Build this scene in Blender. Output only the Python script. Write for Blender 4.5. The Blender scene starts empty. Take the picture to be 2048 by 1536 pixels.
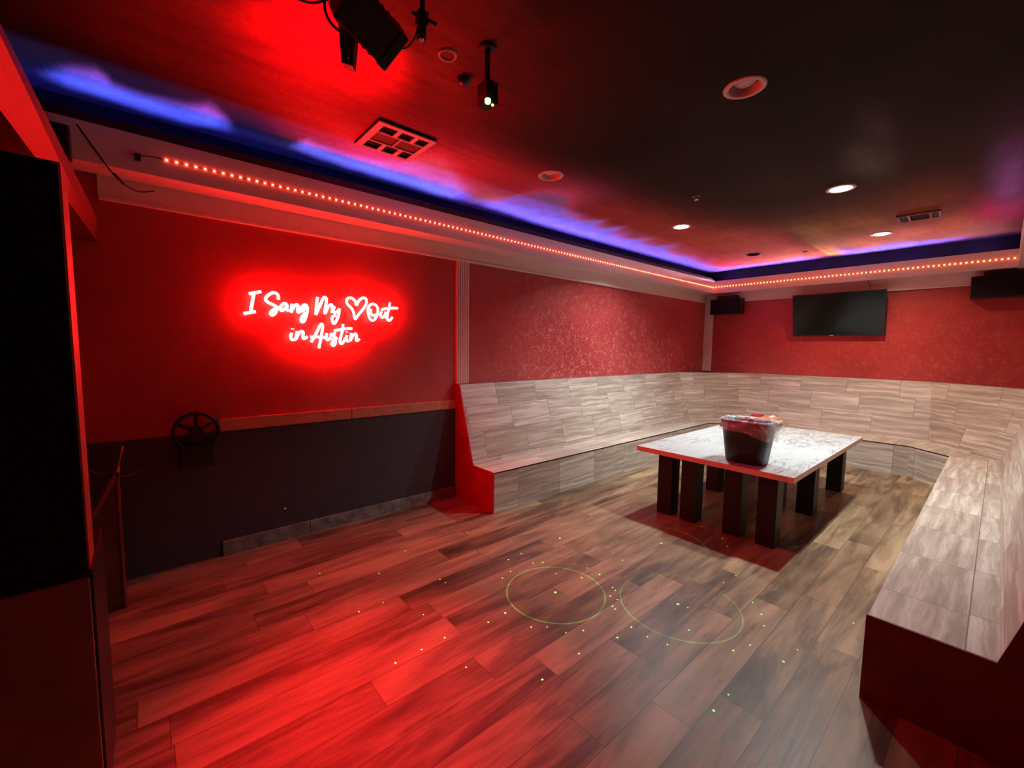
import bpy, bmesh, math, random
from mathutils import Vector, Matrix, noise
random.seed(7)
PI = math.pi
scene = bpy.context.scene
COL = scene.collection

# ------------------------------------------------------------------ camera
CAM_H = 1.55
YAW, PIT, ROL = math.radians(49.0093), math.radians(4.8574), math.radians(0.7352)
cy_, sy_, cp_, sp_ = math.cos(YAW), math.sin(YAW), math.cos(PIT), math.sin(PIT)
F = Vector((cy_*cp_, sy_*cp_, -sp_)); Rt = Vector((sy_, -cy_, 0)); U = Rt.cross(F)
c_, s_ = math.cos(ROL), math.sin(ROL)
right = c_*Rt + s_*U; up = -s_*Rt + c_*U
cam_data = bpy.data.cameras.new('camera')
cam = bpy.data.objects.new('camera', cam_data); COL.objects.link(cam)
M3 = Matrix((right, up, -F)).transposed()
cam.matrix_world = Matrix.Translation((0, 0, CAM_H)) @ M3.to_4x4()
cam_data.sensor_fit = 'HORIZONTAL'; cam_data.sensor_width = 36.0
cam_data.lens = 847.09/2048*36; cam_data.clip_start = 0.02
scene.camera = cam

# ------------------------------------------------------------------ world and exposure
world = bpy.data.worlds.new('world'); scene.world = world; world.use_nodes = True
world.node_tree.nodes['Background'].inputs[0].default_value = (0.02, 0.008, 0.01, 1)
world.node_tree.nodes['Background'].inputs[1].default_value = 0.05
vs = scene.view_settings
scene.display_settings.display_device = 'sRGB'
vs.view_transform = 'Standard'; vs.look = 'None'; vs.exposure = 0.0; vs.gamma = 1.0
vs.use_curve_mapping = False

# ------------------------------------------------------------------ light levels (each lamp is made in its own builder)
P_DOWN_WHITE = 60.0      # the two cool white ceiling downlights
P_DOWN_WARM = 30.0       # the warm downlight near the screen wall
P_STAGE_FLOOR = 640.0    # red stage lamp, beam to the floor
P_SIDE_FILL = 95.0     # added red fill, strengthens the neon glow across the room
P_STAGE_CEIL = 55.0      # red stage lamp, spill on the ceiling
P_NEON = 105.0
P_LED = 32.0
P_COVE = 2.2
P_LASER = 11000.0

# ------------------------------------------------------------------ room dimensions
YW, XT, YR, ZC = 3.66, 7.92, -0.34, 2.97     # sign wall, screen wall, right wall, ceiling
SH, BH = 0.389, 1.173                        # bench seat and back heights
XE = 2.412                                   # where both benches end

# ------------------------------------------------------------------ node helpers
class NT:
    def __init__(s, name):
        s.m = bpy.data.materials.new(name); s.m.use_nodes = True
        s.t = s.m.node_tree; s.bsdf = s.t.nodes['Principled BSDF']
    def n(s, kind, **kw):
        nd = s.t.nodes.new(kind)
        for k, v in kw.items(): setattr(nd, k, v)
        return nd
    def put(s, sock, v):
        if hasattr(v, 'is_linked') or isinstance(v, bpy.types.NodeSocket): s.t.links.new(v, sock)
        else: sock.default_value = v
    def math(s, op, a, b=None, c=None, clamp=False):
        nd = s.n('ShaderNodeMath', operation=op); nd.use_clamp = clamp
        s.put(nd.inputs[0], a)
        if b is not None: s.put(nd.inputs[1], b)
        if c is not None: s.put(nd.inputs[2], c)
        return nd.outputs[0]
    def comb(s, x, y, z=0.0):
        nd = s.n('ShaderNodeCombineXYZ')
        for i, v in enumerate((x, y, z)): s.put(nd.inputs[i], v)
        return nd.outputs[0]
    def sep(s, v):
        nd = s.n('ShaderNodeSeparateXYZ'); s.put(nd.inputs[0], v); return nd.outputs
    def coord(s, kind='Object'):
        return s.n('ShaderNodeTexCoord').outputs[kind]
    def noise(s, vec, scale=5.0, detail=3.0, rough=0.5, dist=0.0):
        nd = s.n('ShaderNodeTexNoise'); s.put(nd.inputs['Vector'], vec)
        nd.inputs['Scale'].default_value = scale; nd.inputs['Detail'].default_value = detail
        nd.inputs['Roughness'].default_value = rough; nd.inputs['Distortion'].default_value = dist
        return nd.outputs['Fac']
    def white(s, vec):
        nd = s.n('ShaderNodeTexWhiteNoise', noise_dimensions='3D'); s.put(nd.inputs['Vector'], vec)
        return nd.outputs['Value']
    def ramp(s, fac, stops, interp='LINEAR'):
        nd = s.n('ShaderNodeValToRGB'); s.put(nd.inputs[0], fac); cr = nd.color_ramp
        cr.interpolation = interp
        while len(cr.elements) < len(stops): cr.elements.new(0.5)
        for e, (p, c) in zip(cr.elements, stops):
            e.position = p; e.color = tuple(c) + (1,) if len(c) == 3 else c
        return nd.outputs[0]
    def mix(s, fac, a, b, mode='MIX'):
        nd = s.n('ShaderNodeMix', data_type='RGBA', blend_type=mode)
        s.put(nd.inputs[0], fac)
        for i, v in ((6, a), (7, b)):
            if isinstance(v, tuple) and len(v) == 3: v = v + (1,)
            s.put(nd.inputs[i], v)
        return nd.outputs[2]
    def bump(s, h, strength=0.2, dist=0.01):
        nd = s.n('ShaderNodeBump'); s.put(nd.inputs['Height'], h)
        nd.inputs['Strength'].default_value = strength; nd.inputs['Distance'].default_value = dist
        s.t.links.new(nd.outputs[0], s.bsdf.inputs['Normal'])
    def base(s, c, rough=0.5, spec=0.5, metal=0.0):
        if isinstance(c, tuple) and len(c) == 3: c = c + (1,)
        s.put(s.bsdf.inputs['Base Color'], c); s.put(s.bsdf.inputs['Roughness'], rough)
        s.bsdf.inputs['Specular IOR Level'].default_value = spec
        s.bsdf.inputs['Metallic'].default_value = metal
        return s

def plain(name, c, rough=0.5, spec=0.5, metal=0.0, var=0.12, scale=18.0):
    """paint or plastic with a faint mottling"""
    t = NT(name)
    f = t.noise(t.coord(), scale, 4.0)
    a = tuple(x*(1-var) for x in c); b = tuple(min(1, x*(1+var)) for x in c)
    t.base(t.ramp(f, [(0.3, a), (0.7, b)]), rough, spec, metal)
    return t.m

def emitter(name, c, strength, base=(0.8, 0.8, 0.8)):
    t = NT(name); t.base(base, 0.4)
    t.bsdf.inputs['Emission Color'].default_value = tuple(c) + (1,)
    t.bsdf.inputs['Emission Strength'].default_value = strength
    return t.m

def cells(t, u, v, w, h, shift=None, rand=False):
    """staggered rectangular cells: returns id vector, joint distance in metres"""
    row = t.math('FLOOR', t.math('DIVIDE', v, h))
    if rand: sh = t.math('MULTIPLY', t.white(t.comb(row, 3.7, 1.3)), w)
    else: sh = t.math('MULTIPLY', row, shift)
    uu = t.math('ADD', u, sh)
    colm = t.math('FLOOR', t.math('DIVIDE', uu, w))
    fu = t.math('SUBTRACT', uu, t.math('MULTIPLY', colm, w))
    fv = t.math('SUBTRACT', v, t.math('MULTIPLY', row, h))
    du = t.math('MINIMUM', fu, t.math('SUBTRACT', w, fu))
    dv = t.math('MINIMUM', fv, t.math('SUBTRACT', h, fv))
    return colm, row, t.math('MINIMUM', du, dv), uu

def mat_tile(name, w, h, shift, tint=(1, 1, 1), turn=False):
    t = NT(name)
    x, y, z = t.sep(t.coord('UV'))
    colm, row, d, uu = cells(t, x, y, w, h, shift)
    r = t.white(t.comb(colm, row, 0.5))
    r2 = t.white(t.comb(colm, row, 8.5))
    wx = t.noise(t.comb(t.math('MULTIPLY', x, 2.2), t.math('MULTIPLY', y, 5.0), t.math('MULTIPLY', r, 9)), 1.0, 3.0, 0.55)
    yy = t.math('ADD', y, t.math('MULTIPLY', wx, 0.07))
    band = t.noise(t.comb(t.math('MULTIPLY', x, 1.3), t.math('MULTIPLY', yy, 24.0), t.math('MULTIPLY', r2, 20)), 1.0, 5.0, 0.6)
    fine = t.noise(t.comb(t.math('MULTIPLY', x, 9.0), t.math('MULTIPLY', yy, 80.0), r), 1.0, 4.0, 0.6)
    f = t.math('ADD', t.math('MULTIPLY', band, 0.8), t.math('MULTIPLY', fine, 0.2))
    f = t.math('ADD', f, t.math('MULTIPLY', t.math('SUBTRACT', r, 0.5), 0.10))
    T = lambda c: tuple(a*b for a, b in zip(c, tint))
    col = t.ramp(f, [(0.30, T((0.25, 0.195, 0.155))), (0.45, T((0.34, 0.275, 0.225))), (0.54, T((0.44, 0.37, 0.31))), (0.66, T((0.60, 0.53, 0.46)))])
    j = t.math('LESS_THAN', d, 0.0022)
    col = t.mix(j, col, (0.16, 0.13, 0.115))
    t.base(col, 0.42, 0.45)
    t.bump(t.math('SUBTRACT', t.math('MULTIPLY', f, 0.3), j), 0.25, 0.002)
    return t.m

def mat_floor():
    t = NT('vinyl_plank')
    x, y, z = t.sep(t.coord())
    w, h = 1.22, 0.181
    colm, row, d, uu = cells(t, x, y, w, h, rand=True)
    r = t.white(t.comb(colm, row, 0.5)); r2 = t.white(t.comb(colm, row, 4.5))
    off = t.math('MULTIPLY', r2, 30)
    big = t.noise(t.comb(t.math('MULTIPLY', uu, 1.3), t.math('MULTIPLY', y, 8.0), off), 1.0, 4.0, 0.6, 0.6)
    grain = t.noise(t.comb(t.math('MULTIPLY', uu, 4.0), t.math('MULTIPLY', y, 110.0), off), 1.0, 4.0, 0.65)
    knot = t.noise(t.comb(t.math('MULTIPLY', uu, 3.0), t.math('MULTIPLY', y, 11.0), t.math('ADD', off, 7)), 1.0, 2.0, 0.5)
    f = t.math('ADD', t.math('MULTIPLY', big, 0.76), t.math('MULTIPLY', grain, 0.20))
    f = t.math('ADD', f, t.math('MULTIPLY', r, 0.15))
    col = t.ramp(f, [(0.36, (0.045, 0.026, 0.016)), (0.47, (0.115, 0.070, 0.040)), (0.57, (0.205, 0.132, 0.075)), (0.70, (0.32, 0.215, 0.125))])
    kn = t.math('MULTIPLY', t.math('SUBTRACT', knot, 0.66, clamp=True), 5.0, clamp=True)
    col = t.mix(kn, col, (0.045, 0.026, 0.018))
    j = t.math('LESS_THAN', d, 0.0016)
    col = t.mix(t.math('MULTIPLY', j, 0.75), col, (0.03, 0.018, 0.012))
    rg = t.math('ADD', 0.30, t.math('MULTIPLY', grain, 0.22))
    t.base(col, rg, 0.32)
    t.bump(t.math('SUBTRACT', t.math('MULTIPLY', grain, 0.5), j), 0.35, 0.0015)
    return t.m

def mat_redwall(name, flecks=True):
    t = NT(name)
    o = t.coord(); x, y, z = t.sep(o)
    cloud = t.noise(o, 1.3, 4.0, 0.6)
    col = t.ramp(cloud, [(0.3, (0.33, 0.030, 0.036)), (0.7, (0.46, 0.055, 0.055))])
    rough = 0.32
    n1 = t.n('ShaderNodeTexVoronoi', feature='DISTANCE_TO_EDGE')
    wob = t.n('ShaderNodeTexNoise'); wob.inputs['Scale'].default_value = 9.0; t.put(wob.inputs['Vector'], o)
    vv = t.n('ShaderNodeVectorMath', operation='MULTIPLY_ADD'); t.put(vv.inputs[0], wob.outputs['Color'])
    vv.inputs[1].default_value = (0.35, 0.35, 0.35); t.put(vv.inputs[2], o)
    t.put(n1.inputs['Vector'], vv.outputs[0]); n1.inputs['Scale'].default_value = 13.0
    line = t.math('SUBTRACT', 1.0, t.math('MULTIPLY', n1.outputs['Distance'], 7.0, clamp=True), clamp=True)
    patch = t.noise(o, 12.0, 5.0, 0.72)
    patch = t.math('MULTIPLY', t.math('SUBTRACT', patch, 0.45, clamp=True), 7.0, clamp=True)
    fl = t.math('MULTIPLY', line, patch)
    if flecks:
        if flecks == 'x':      # trowelled flecks are dense on the stretch behind the bench
            a = t.math('MULTIPLY', t.math('SUBTRACT', x, 2.6, clamp=True), 0.55, clamp=True)
            dens = t.math('ADD', 0.06, t.math('MULTIPLY', a, 0.94))
        else:
            dens = 0.22
        lowz = t.math('ADD', 0.6, t.math('MULTIPLY', t.math('SUBTRACT', 2.2, z, clamp=True), 0.45))
        fl = t.math('MULTIPLY', t.math('MULTIPLY', fl, dens), lowz, clamp=True)
        col = t.mix(t.math('MULTIPLY', fl, 0.9), col, (0.80, 0.36, 0.27))
    t.base(col, rough, 0.5)
    t.bump(t.math('ADD', patch, cloud), 0.08, 0.002)
    return t.m

def mat_marble():
    t = NT('marble_laminate')
    o = t.coord(); x, y, z = t.sep(o)
    wv = t.noise(t.comb(t.math('MULTIPLY', x, 1.2), t.math('MULTIPLY', y, 4.5), 0.3), 1.6, 6.0, 0.6, 1.1)
    v = t.math('ABSOLUTE', t.math('SUBTRACT', wv, 0.5))
    vein = t.math('SUBTRACT', 1.0, t.math('MULTIPLY', v, 42.0, clamp=True), clamp=True)
    msk = t.noise(o, 2.6, 2.0)
    vein = t.math('MULTIPLY', vein, t.math('MULTIPLY', t.math('SUBTRACT', msk, 0.42, clamp=True), 6.0, clamp=True))
    soft = t.math('SUBTRACT', 1.0, t.math('MULTIPLY', v, 9.0, clamp=True), clamp=True)
    col = t.mix(t.math('MULTIPLY', soft, 0.16), (0.43, 0.455, 0.45), (0.27, 0.27, 0.29))
    col = t.mix(t.math('MULTIPLY', vein, 0.9), col, (0.15, 0.12, 0.15))
    t.base(col, 0.25, 0.5)
    return t.m

def mat_grille():
    t = NT('speaker_cloth')
    o = t.coord()
    f = t.noise(o, 300.0, 2.0)
    t.base(t.ramp(f, [(0.4, (0.004, 0.004, 0.004)), (0.6, (0.012, 0.012, 0.012))]), 0.9, 0.2)
    return t.m

MT = dict(
    floor=mat_floor(),
    tile_back=mat_tile('travertine_tile_back', 0.585, 0.272, 0.165),
    tile_seat=mat_tile('travertine_tile_seat', 0.59, 0.30, 0.02),
    tile_riser=mat_tile('travertine_tile_riser', 0.595, 0.60, 0.0),
    red=mat_redwall('red_plaster', 'x'), red2=mat_redwall('red_plaster_screen_wall', 'y'),
    red_side_shaded=plain('red_laminate_shaded', (0.13, 0.004, 0.006), 0.38, 0.4, var=0.2, scale=7),  # same red laminate, shade on the right end panel put into the colour
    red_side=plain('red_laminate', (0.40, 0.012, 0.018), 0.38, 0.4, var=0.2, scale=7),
    white=plain('white_trim_paint', (0.70, 0.55, 0.51), 0.45, 0.4, var=0.04),
    trim=plain('satin_trim_paint', (0.70, 0.56, 0.53), 0.30, 0.5, var=0.04),
    navy=plain('navy_paint', (0.0016, 0.0010, 0.009), 0.85, 0.04, var=0.5, scale=3),
    lip=plain('dark_lip_paint', (0.022, 0.008, 0.014), 0.5, 0.4, var=0.3),
    wains=plain('charcoal_wainscot', (0.050, 0.046, 0.060), 0.45, 0.4, var=0.1),
    cap=plain('tan_chair_rail', (0.52, 0.22, 0.13), 0.45, 0.4, var=0.15),
    base=plain('grey_stone_base', (0.20, 0.18, 0.17), 0.5, 0.4, var=0.45, scale=14),
    black=plain('black_plastic', (0.012, 0.012, 0.013), 0.38, 0.4, var=0.3),
    blackmatte=plain('black_matte_metal', (0.010, 0.010, 0.010), 0.55, 0.3, var=0.3),
    leg=plain('black_leg_paint', (0.010, 0.007, 0.007), 0.45, 0.35, var=0.2),
    marble=mat_marble(),
    edge=plain('pale_laminate_edge', (0.62, 0.47, 0.38), 0.4, 0.4, var=0.08),
    grille=mat_grille(),
    screen=plain('switched_off_screen', (0.004, 0.006, 0.006), 0.14, 0.28, var=0.1),
    can=plain('downlight_white_trim', (0.50, 0.36, 0.36), 0.35, 0.4, var=0.04),
    vent=plain('vent_enamel', (0.50, 0.42, 0.55), 0.45, 0.4, var=0.08),
    vent_dark=plain('vent_shadow', (0.015, 0.012, 0.012), 0.8, 0.1),
    header=plain('header_paint', (0.095, 0.014, 0.014), 0.5, 0.3, var=0.06),
    vent_louvre=plain('vent_louvre', (0.10, 0.05, 0.045), 0.5, 0.3),
    wood=plain('dark_stained_wood', (0.12, 0.055, 0.035), 0.5, 0.4, var=0.4, scale=6),
    wood2=plain('reddish_wood', (0.28, 0.10, 0.06), 0.5, 0.4, var=0.2, scale=6),
    orange=plain('orange_brown_cover', (0.40, 0.12, 0.035), 0.5, 0.4),
    paper=plain('cream_pages', (0.72, 0.58, 0.45), 0.8, 0.2),
    darkred=plain('dark_red_cover', (0.25, 0.015, 0.03), 0.5, 0.4),
    cable=plain('black_cable', (0.010, 0.008, 0.008), 0.5, 0.4),
    chrome=plain('silver_metal', (0.7, 0.7, 0.7), 0.25, 0.5, 1.0, var=0.05),
)

# ------------------------------------------------------------------ object helpers
def link(name, me, parent=None, mats=()):
    o = bpy.data.objects.new(name, me); COL.objects.link(o)
    for m in mats: me.materials.append(m)
    if parent is not None: o.parent = parent
    return o
def tag(o, label, cat, group=None):
    o['label'] = label; o['category'] = cat
    if group: o['group'] = group
    return o
def empty(name, loc, label, cat, group=None, rz=0.0):
    o = bpy.data.objects.new(name, None); COL.objects.link(o)
    o.location = loc; o.rotation_euler = (0, 0, rz); o.empty_display_size = 0.1
    return tag(o, label, cat, group)
class MB:
    """mesh builder: boxes, quads, tubes, lathes; built as one mesh object"""
    def __init__(s): s.bm = bmesh.new(); s.uv = s.bm.loops.layers.uv.new('UVMap')
    def face(s, pts, mat=0, uvs=None, smooth=False):
        vs = [s.bm.verts.new(p) for p in pts]; f = s.bm.faces.new(vs); f.material_index = mat; f.smooth = smooth
        if uvs:
            for l, q in zip(f.loops, uvs): l[s.uv].uv = q
        return f
    def hexa(s, b, t, mat=0):
        """prism between two point loops of equal length"""
        n = len(b); vb = [s.bm.verts.new(p) for p in b]; vt = [s.bm.verts.new(p) for p in t]
        fs = [s.bm.faces.new(vb[::-1]), s.bm.faces.new(vt)]
        for i in range(n): fs.append(s.bm.faces.new((vb[i], vb[(i+1) % n], vt[(i+1) % n], vt[i])))
        for f in fs: f.material_index = mat
        return fs
    def box(s, x0, x1, y0, y1, z0, z1, mat=0, bev=0.0):
        fs = s.hexa([(x0, y0, z0), (x1, y0, z0), (x1, y1, z0), (x0, y1, z0)], [(x0, y0, z1), (x1, y0, z1), (x1, y1, z1), (x0, y1, z1)], mat)
        if bev:
            es = list({e for f in fs for e in f.edges})
            r = bmesh.ops.bevel(s.bm, geom=es, offset=bev, segments=2, affect='EDGES', profile=0.6)
            for f in r['faces']: f.material_index = mat
        return s
    def tube(s, pts, r, n=8, mat=0, closed=False, cap=True):
        pts = [Vector(p) for p in pts]; rings = []; N = len(pts)
        prev = None
        for i, p in enumerate(pts):
            a = pts[(i-1) % N] if (i or closed) else p; b = pts[(i+1) % N] if (i < N-1 or closed) else p
            d = (b-a); d = d.normalized() if d.length > 1e-9 else Vector((0, 0, 1))
            if prev is None:
                q = Vector((0, 0, 1)) if abs(d.z) < 0.9 else Vector((1, 0, 0)); e1 = d.cross(q).normalized()
            else:
                e1 = (prev - d*prev.dot(d)); e1 = e1.normalized() if e1.length > 1e-6 else d.orthogonal().normalized()
            prev = e1; e2 = d.cross(e1)
            rr = r[i] if isinstance(r, (list, tuple)) else r
            rings.append([s.bm.verts.new(p + e1*math.cos(2*PI*k/n)*rr + e2*math.sin(2*PI*k/n)*rr) for k in range(n)])
        for i in range(N if closed else N-1):
            A, B = rings[i], rings[(i+1) % N]
            for k in range(n):
                f = s.bm.faces.new((A[k], A[(k+1) % n], B[(k+1) % n], B[k])); f.smooth = True; f.material_index = mat
        if cap and not closed:
            for ring in (rings[0], rings[-1]):
                f = s.bm.faces.new(ring); f.material_index = mat
        return s
    def lathe(s, prof, n=32, c=(0, 0, 0), mat=0, smooth=True, caps=False):
        rings = []
        for (r, z) in prof:
            rings.append([s.bm.verts.new((c[0]+r*math.cos(2*PI*k/n), c[1]+r*math.sin(2*PI*k/n), c[2]+z)) for k in range(n)])
        for A, B in zip(rings, rings[1:]):
            for k in range(n):
                f = s.bm.faces.new((A[k], A[(k+1) % n], B[(k+1) % n], B[k])); f.smooth = smooth; f.material_index = mat
        if caps:
            for ring in (rings[0], rings[-1]): f = s.bm.faces.new(ring); f.material_index = mat
        return s
    def xf(s, M): bmesh.ops.transform(s.bm, matrix=M, verts=s.bm.verts); return s
    def build(s, name, mats, parent=None, recalc=True):
        if recalc: bmesh.ops.recalc_face_normals(s.bm, faces=s.bm.faces)
        me = bpy.data.meshes.new(name); s.bm.to_mesh(me); s.bm.free()
        if not isinstance(mats, (list, tuple)): mats = [mats]
        return link(name, me, parent, mats)
def struct(o): o['kind'] = 'structure'; return o
def catmull(pts, k=6):
    P = [Vector(p) for p in pts]
    if len(P) < 3: return P
    closed = (P[0]-P[-1]).length < 1e-6
    if closed: P = P[:-1]; N = len(P)
    else: N = len(P)
    out = []
    rng = range(N) if closed else range(N-1)
    for i in rng:
        g = (lambda j: P[j % N]) if closed else (lambda j: P[max(0, min(N-1, j))])
        p0, p1, p2, p3 = g(i-1), g(i), g(i+1), g(i+2)
        for q in range(k):
            t = q/k
            out.append(0.5*((2*p1)+(p2-p0)*t+(2*p0-5*p1+4*p2-p3)*t*t+(3*p1-p0-3*p2+p3)*t**3))
    out.append(P[0].copy() if closed else P[-1])
    return out
# ================================================================== THE SETTING
m = MB(); m.box(-2.2, 8.02, -3.1, 3.76, -0.06, 0.0); struct(m.build('floor', MT['floor']))

# wall with the sign (left) and its trims
m = MB(); m.box(-2.2, 8.02, YW, YW+0.1, 0, ZC); wl = struct(m.build('wall_left', MT['red']))
m = MB(); m.box(-2.2, XE, YW-0.012, YW, 0.0, 0.925); m.build('wainscot_panel', MT['wains'], wl)
m = MB()
m.box(0.385, 1.33, YW-0.024, YW, 0.925, 1.012, bev=0.002); m.box(1.335, XE, YW-0.024, YW, 0.925, 1.012, bev=0.002)
struct(m.build('trim_1', MT['cap']))
m = MB()
x = 0.375
while x < XE-0.01:
    x1 = min(x+0.60, XE); m.box(x, x1-0.003, YW-0.026, YW, 0.0, 0.108, bev=0.0015); x = x1
struct(m.build('baseboard_left', MT['base']))
m = MB()
m.box(-0.165, 7.90, YW-0.022, YW, 2.42, 2.56); m.box(-0.165, 7.90, YW-0.034, YW, 2.415, 2.437, bev=0.006)
struct(m.build('trim_2', MT['white']))
m = MB()                                      # painted band of wall above the ledge
m.box(-2.2, 7.905, YW-0.012, YW, 2.765, ZC)
m.build('painted_frieze', MT['navy'], wl)

# screen wall (far right)
m = MB(); m.box(XT, XT+0.1, -0.44, YW+0.1, 0, ZC); wb = struct(m.build('wall_back', MT['red2']))
m = MB(); m.box(XT-0.022, XT, YR, 3.638, 2.41, 2.56); m.box(XT-0.034, XT, YR, 3.626, 2.405, 2.427, bev=0.006)
struct(m.build('trim_3', MT['white']))
m = MB(); m.box(XT-0.012, XT, -0.05, YW-0.012, 2.76, ZC); m.build('painted_frieze', MT['navy'], wb)

# right wall behind the right-hand bench, walls behind the camera
m = MB(); m.box(2.38, 8.02, YR-0.1, YR, 0, ZC); struct(m.build('wall_right', MT['red2']))
m = MB(); m.box(-2.3, -2.2, -3.1, 3.76, 0, ZC); struct(m.build('wall_front', MT['red2']))
m = MB(); m.box(-2.3, 2.48, -3.2, -3.1, 0, ZC); m.box(2.38, 2.48, -3.1, YR-0.1, 0, ZC); struct(m.build('wall_rear', MT['red2']))

# corner post and fluted pilaster
m = MB(); m.box(XT-0.03, XT-0.0005, 3.505, YW-0.001, BH+0.002, 2.41, bev=0.003); struct(m.build('trim_4', MT['white']))
m = MB()
m.box(2.409, 2.562, YW-0.016, YW-0.0005, BH+0.002, 2.418)
for k in range(7):
    cx = 2.409+0.0115+k*0.0217; m.box(cx-0.0075, cx+0.0075, YW-0.026, YW-0.015, BH+0.002, 2.418, bev=0.003)
struct(m.build('trim_5', MT['white']))

# the ledge (soffit) that carries the lights: slanted white face, flat underside
def ledge_prism(m, P, Q):
    m.hexa(P, Q)
m = MB()
c0 = [(-2.2, YW-0.0005, 2.56), (-2.2, 3.43, 2.56), (-2.2, 3.40, 2.765), (-2.2, YW-0.0005, 2.765)]
c1 = [(7.9195, YW-0.0005, 2.56), (7.69, 3.43, 2.56), (7.66, 3.40, 2.765), (7.9195, YW-0.0005, 2.765)]
m.hexa(c0, c1)
d0 = [(7.9195, YW-0.0005, 2.56), (7.69, 3.43, 2.56), (7.66, 3.40, 2.765), (7.9195, YW-0.0005, 2.765)]
d1 = [(7.9195, -0.05, 2.56), (7.69, -0.05, 2.56), (7.66, -0.05, 2.765), (7.9195, -0.05, 2.765)]
m.hexa(d0, d1)
struct(m.build('trim_6', MT['trim']))
m = MB()                                      # dark lip in front of the cove, sign-wall side only
m.hexa([(-2.2, 3.398, 2.765), (-2.2, 3.416, 2.765), (-2.2, 3.416, 2.822), (-2.2, 3.398, 2.822)],
       [(7.52, 3.398, 2.765), (7.54, 3.416, 2.765), (7.54, 3.416, 2.800), (7.52, 3.398, 2.800)])
m.hexa([(7.52, 3.398, 2.765), (7.54, 3.416, 2.765), (7.54, 3.416, 2.800), (7.52, 3.398, 2.800)],
       [(7.655, 3.398, 2.765), (7.655, 3.416, 2.765), (7.655, 3.416, 2.768), (7.655, 3.398, 2.768)])
struct(m.build('trim_7', MT['lip']))
m = MB(); m.box(2.38, XT, YR, -0.05, 2.545, ZC); struct(m.build('trim_8', MT['white']))   # boxed beam over the right bench

# sloping header that runs from the sign wall towards the camera, far left
m = MB()
m.hexa([(-0.178, YW, 2.16), (-0.166, YW, 2.277), (-0.30, YW, 2.277), (-0.30, YW, 2.16)],
       [(-0.285, 1.0, 2.15), (-0.214, 1.0, 2.24), (-0.42, 1.0, 2.24), (-0.42, 1.0, 2.15)])
struct(m.build('trim_9', MT['header']))

# ------------------------------------------------------------------ painted ceiling
def lerp_tab(tab, u):
    if u <= tab[0][0]: return tab[0][1]
    for (a, va), (b, vb) in zip(tab, tab[1:]):
        if u <= b: return va + (vb-va)*(u-a)/(b-a)
    return tab[-1][1]
def sstep(a, b, v):
    t = max(0.0, min(1.0, (v-a)/(b-a))); return t*t*(3-2*t)
# sign-wall side: how far the pale blue clouds start from the wall, where they end, how strong
N_LOW = [(-0.4, 3.50), (-0.23, 3.54), (0.0, 3.56), (0.22, 3.57), (0.46, 3.52), (0.93, 3.50), (1.35, 3.56), (1.8, 3.57), (2.32, 3.60), (2.6, 3.56), (2.9, 3.55), (3.33, 3.60), (4.2, 3.63), (7.9, 3.60)]
N_UP = [(-0.35, 3.44), (-0.2, 3.23), (-0.1, 3.19), (-0.05, 3.32), (0.1, 3.34), (0.27, 3.25), (0.36, 3.17), (0.455, 3.28), (0.50, 3.42), (0.86, 3.40), (0.92, 3.25), (1.02, 3.28), (1.23, 3.29), (1.42, 3.22),
        (1.56, 3.14), (1.66, 2.90), (1.80, 2.90), (1.96, 3.02), (2.12, 3.18), (2.30, 3.34), (2.50, 3.44), (2.68, 3.30), (2.72, 3.00), (2.84, 2.82), (3.05, 2.78), (3.20, 2.92), (3.45, 3.10),
        (3.73, 3.20), (3.84, 3.12), (3.90, 3.01), (4.02, 3.18), (4.16, 3.24), (4.27, 3.04), (4.40, 3.20), (4.70, 3.30), (4.84, 3.26), (4.94, 3.12), (5.10, 3.28), (5.36, 3.28), (5.49, 3.05), (5.68, 3.24), (6.1, 3.33), (6.35, 3.24), (6.64, 3.29), (7.4, 3.33), (7.9, 3.4)]
N_INT = [(-0.5, 0.0), (-0.36, 0.05), (-0.22, 0.9), (-0.1, 1.0), (0.2, 0.85), (0.38, 1.0), (0.47, 0.55), (0.54, 0.08), (0.84, 0.08), (0.93, 0.8), (1.3, 0.9), (2.1, 1.0), (2.32, 0.6), (2.42, 0.22), (2.6, 0.25), (2.74, 0.85), (3.2, 1.0), (7.5, 0.85), (7.9, 0.7)]
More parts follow.
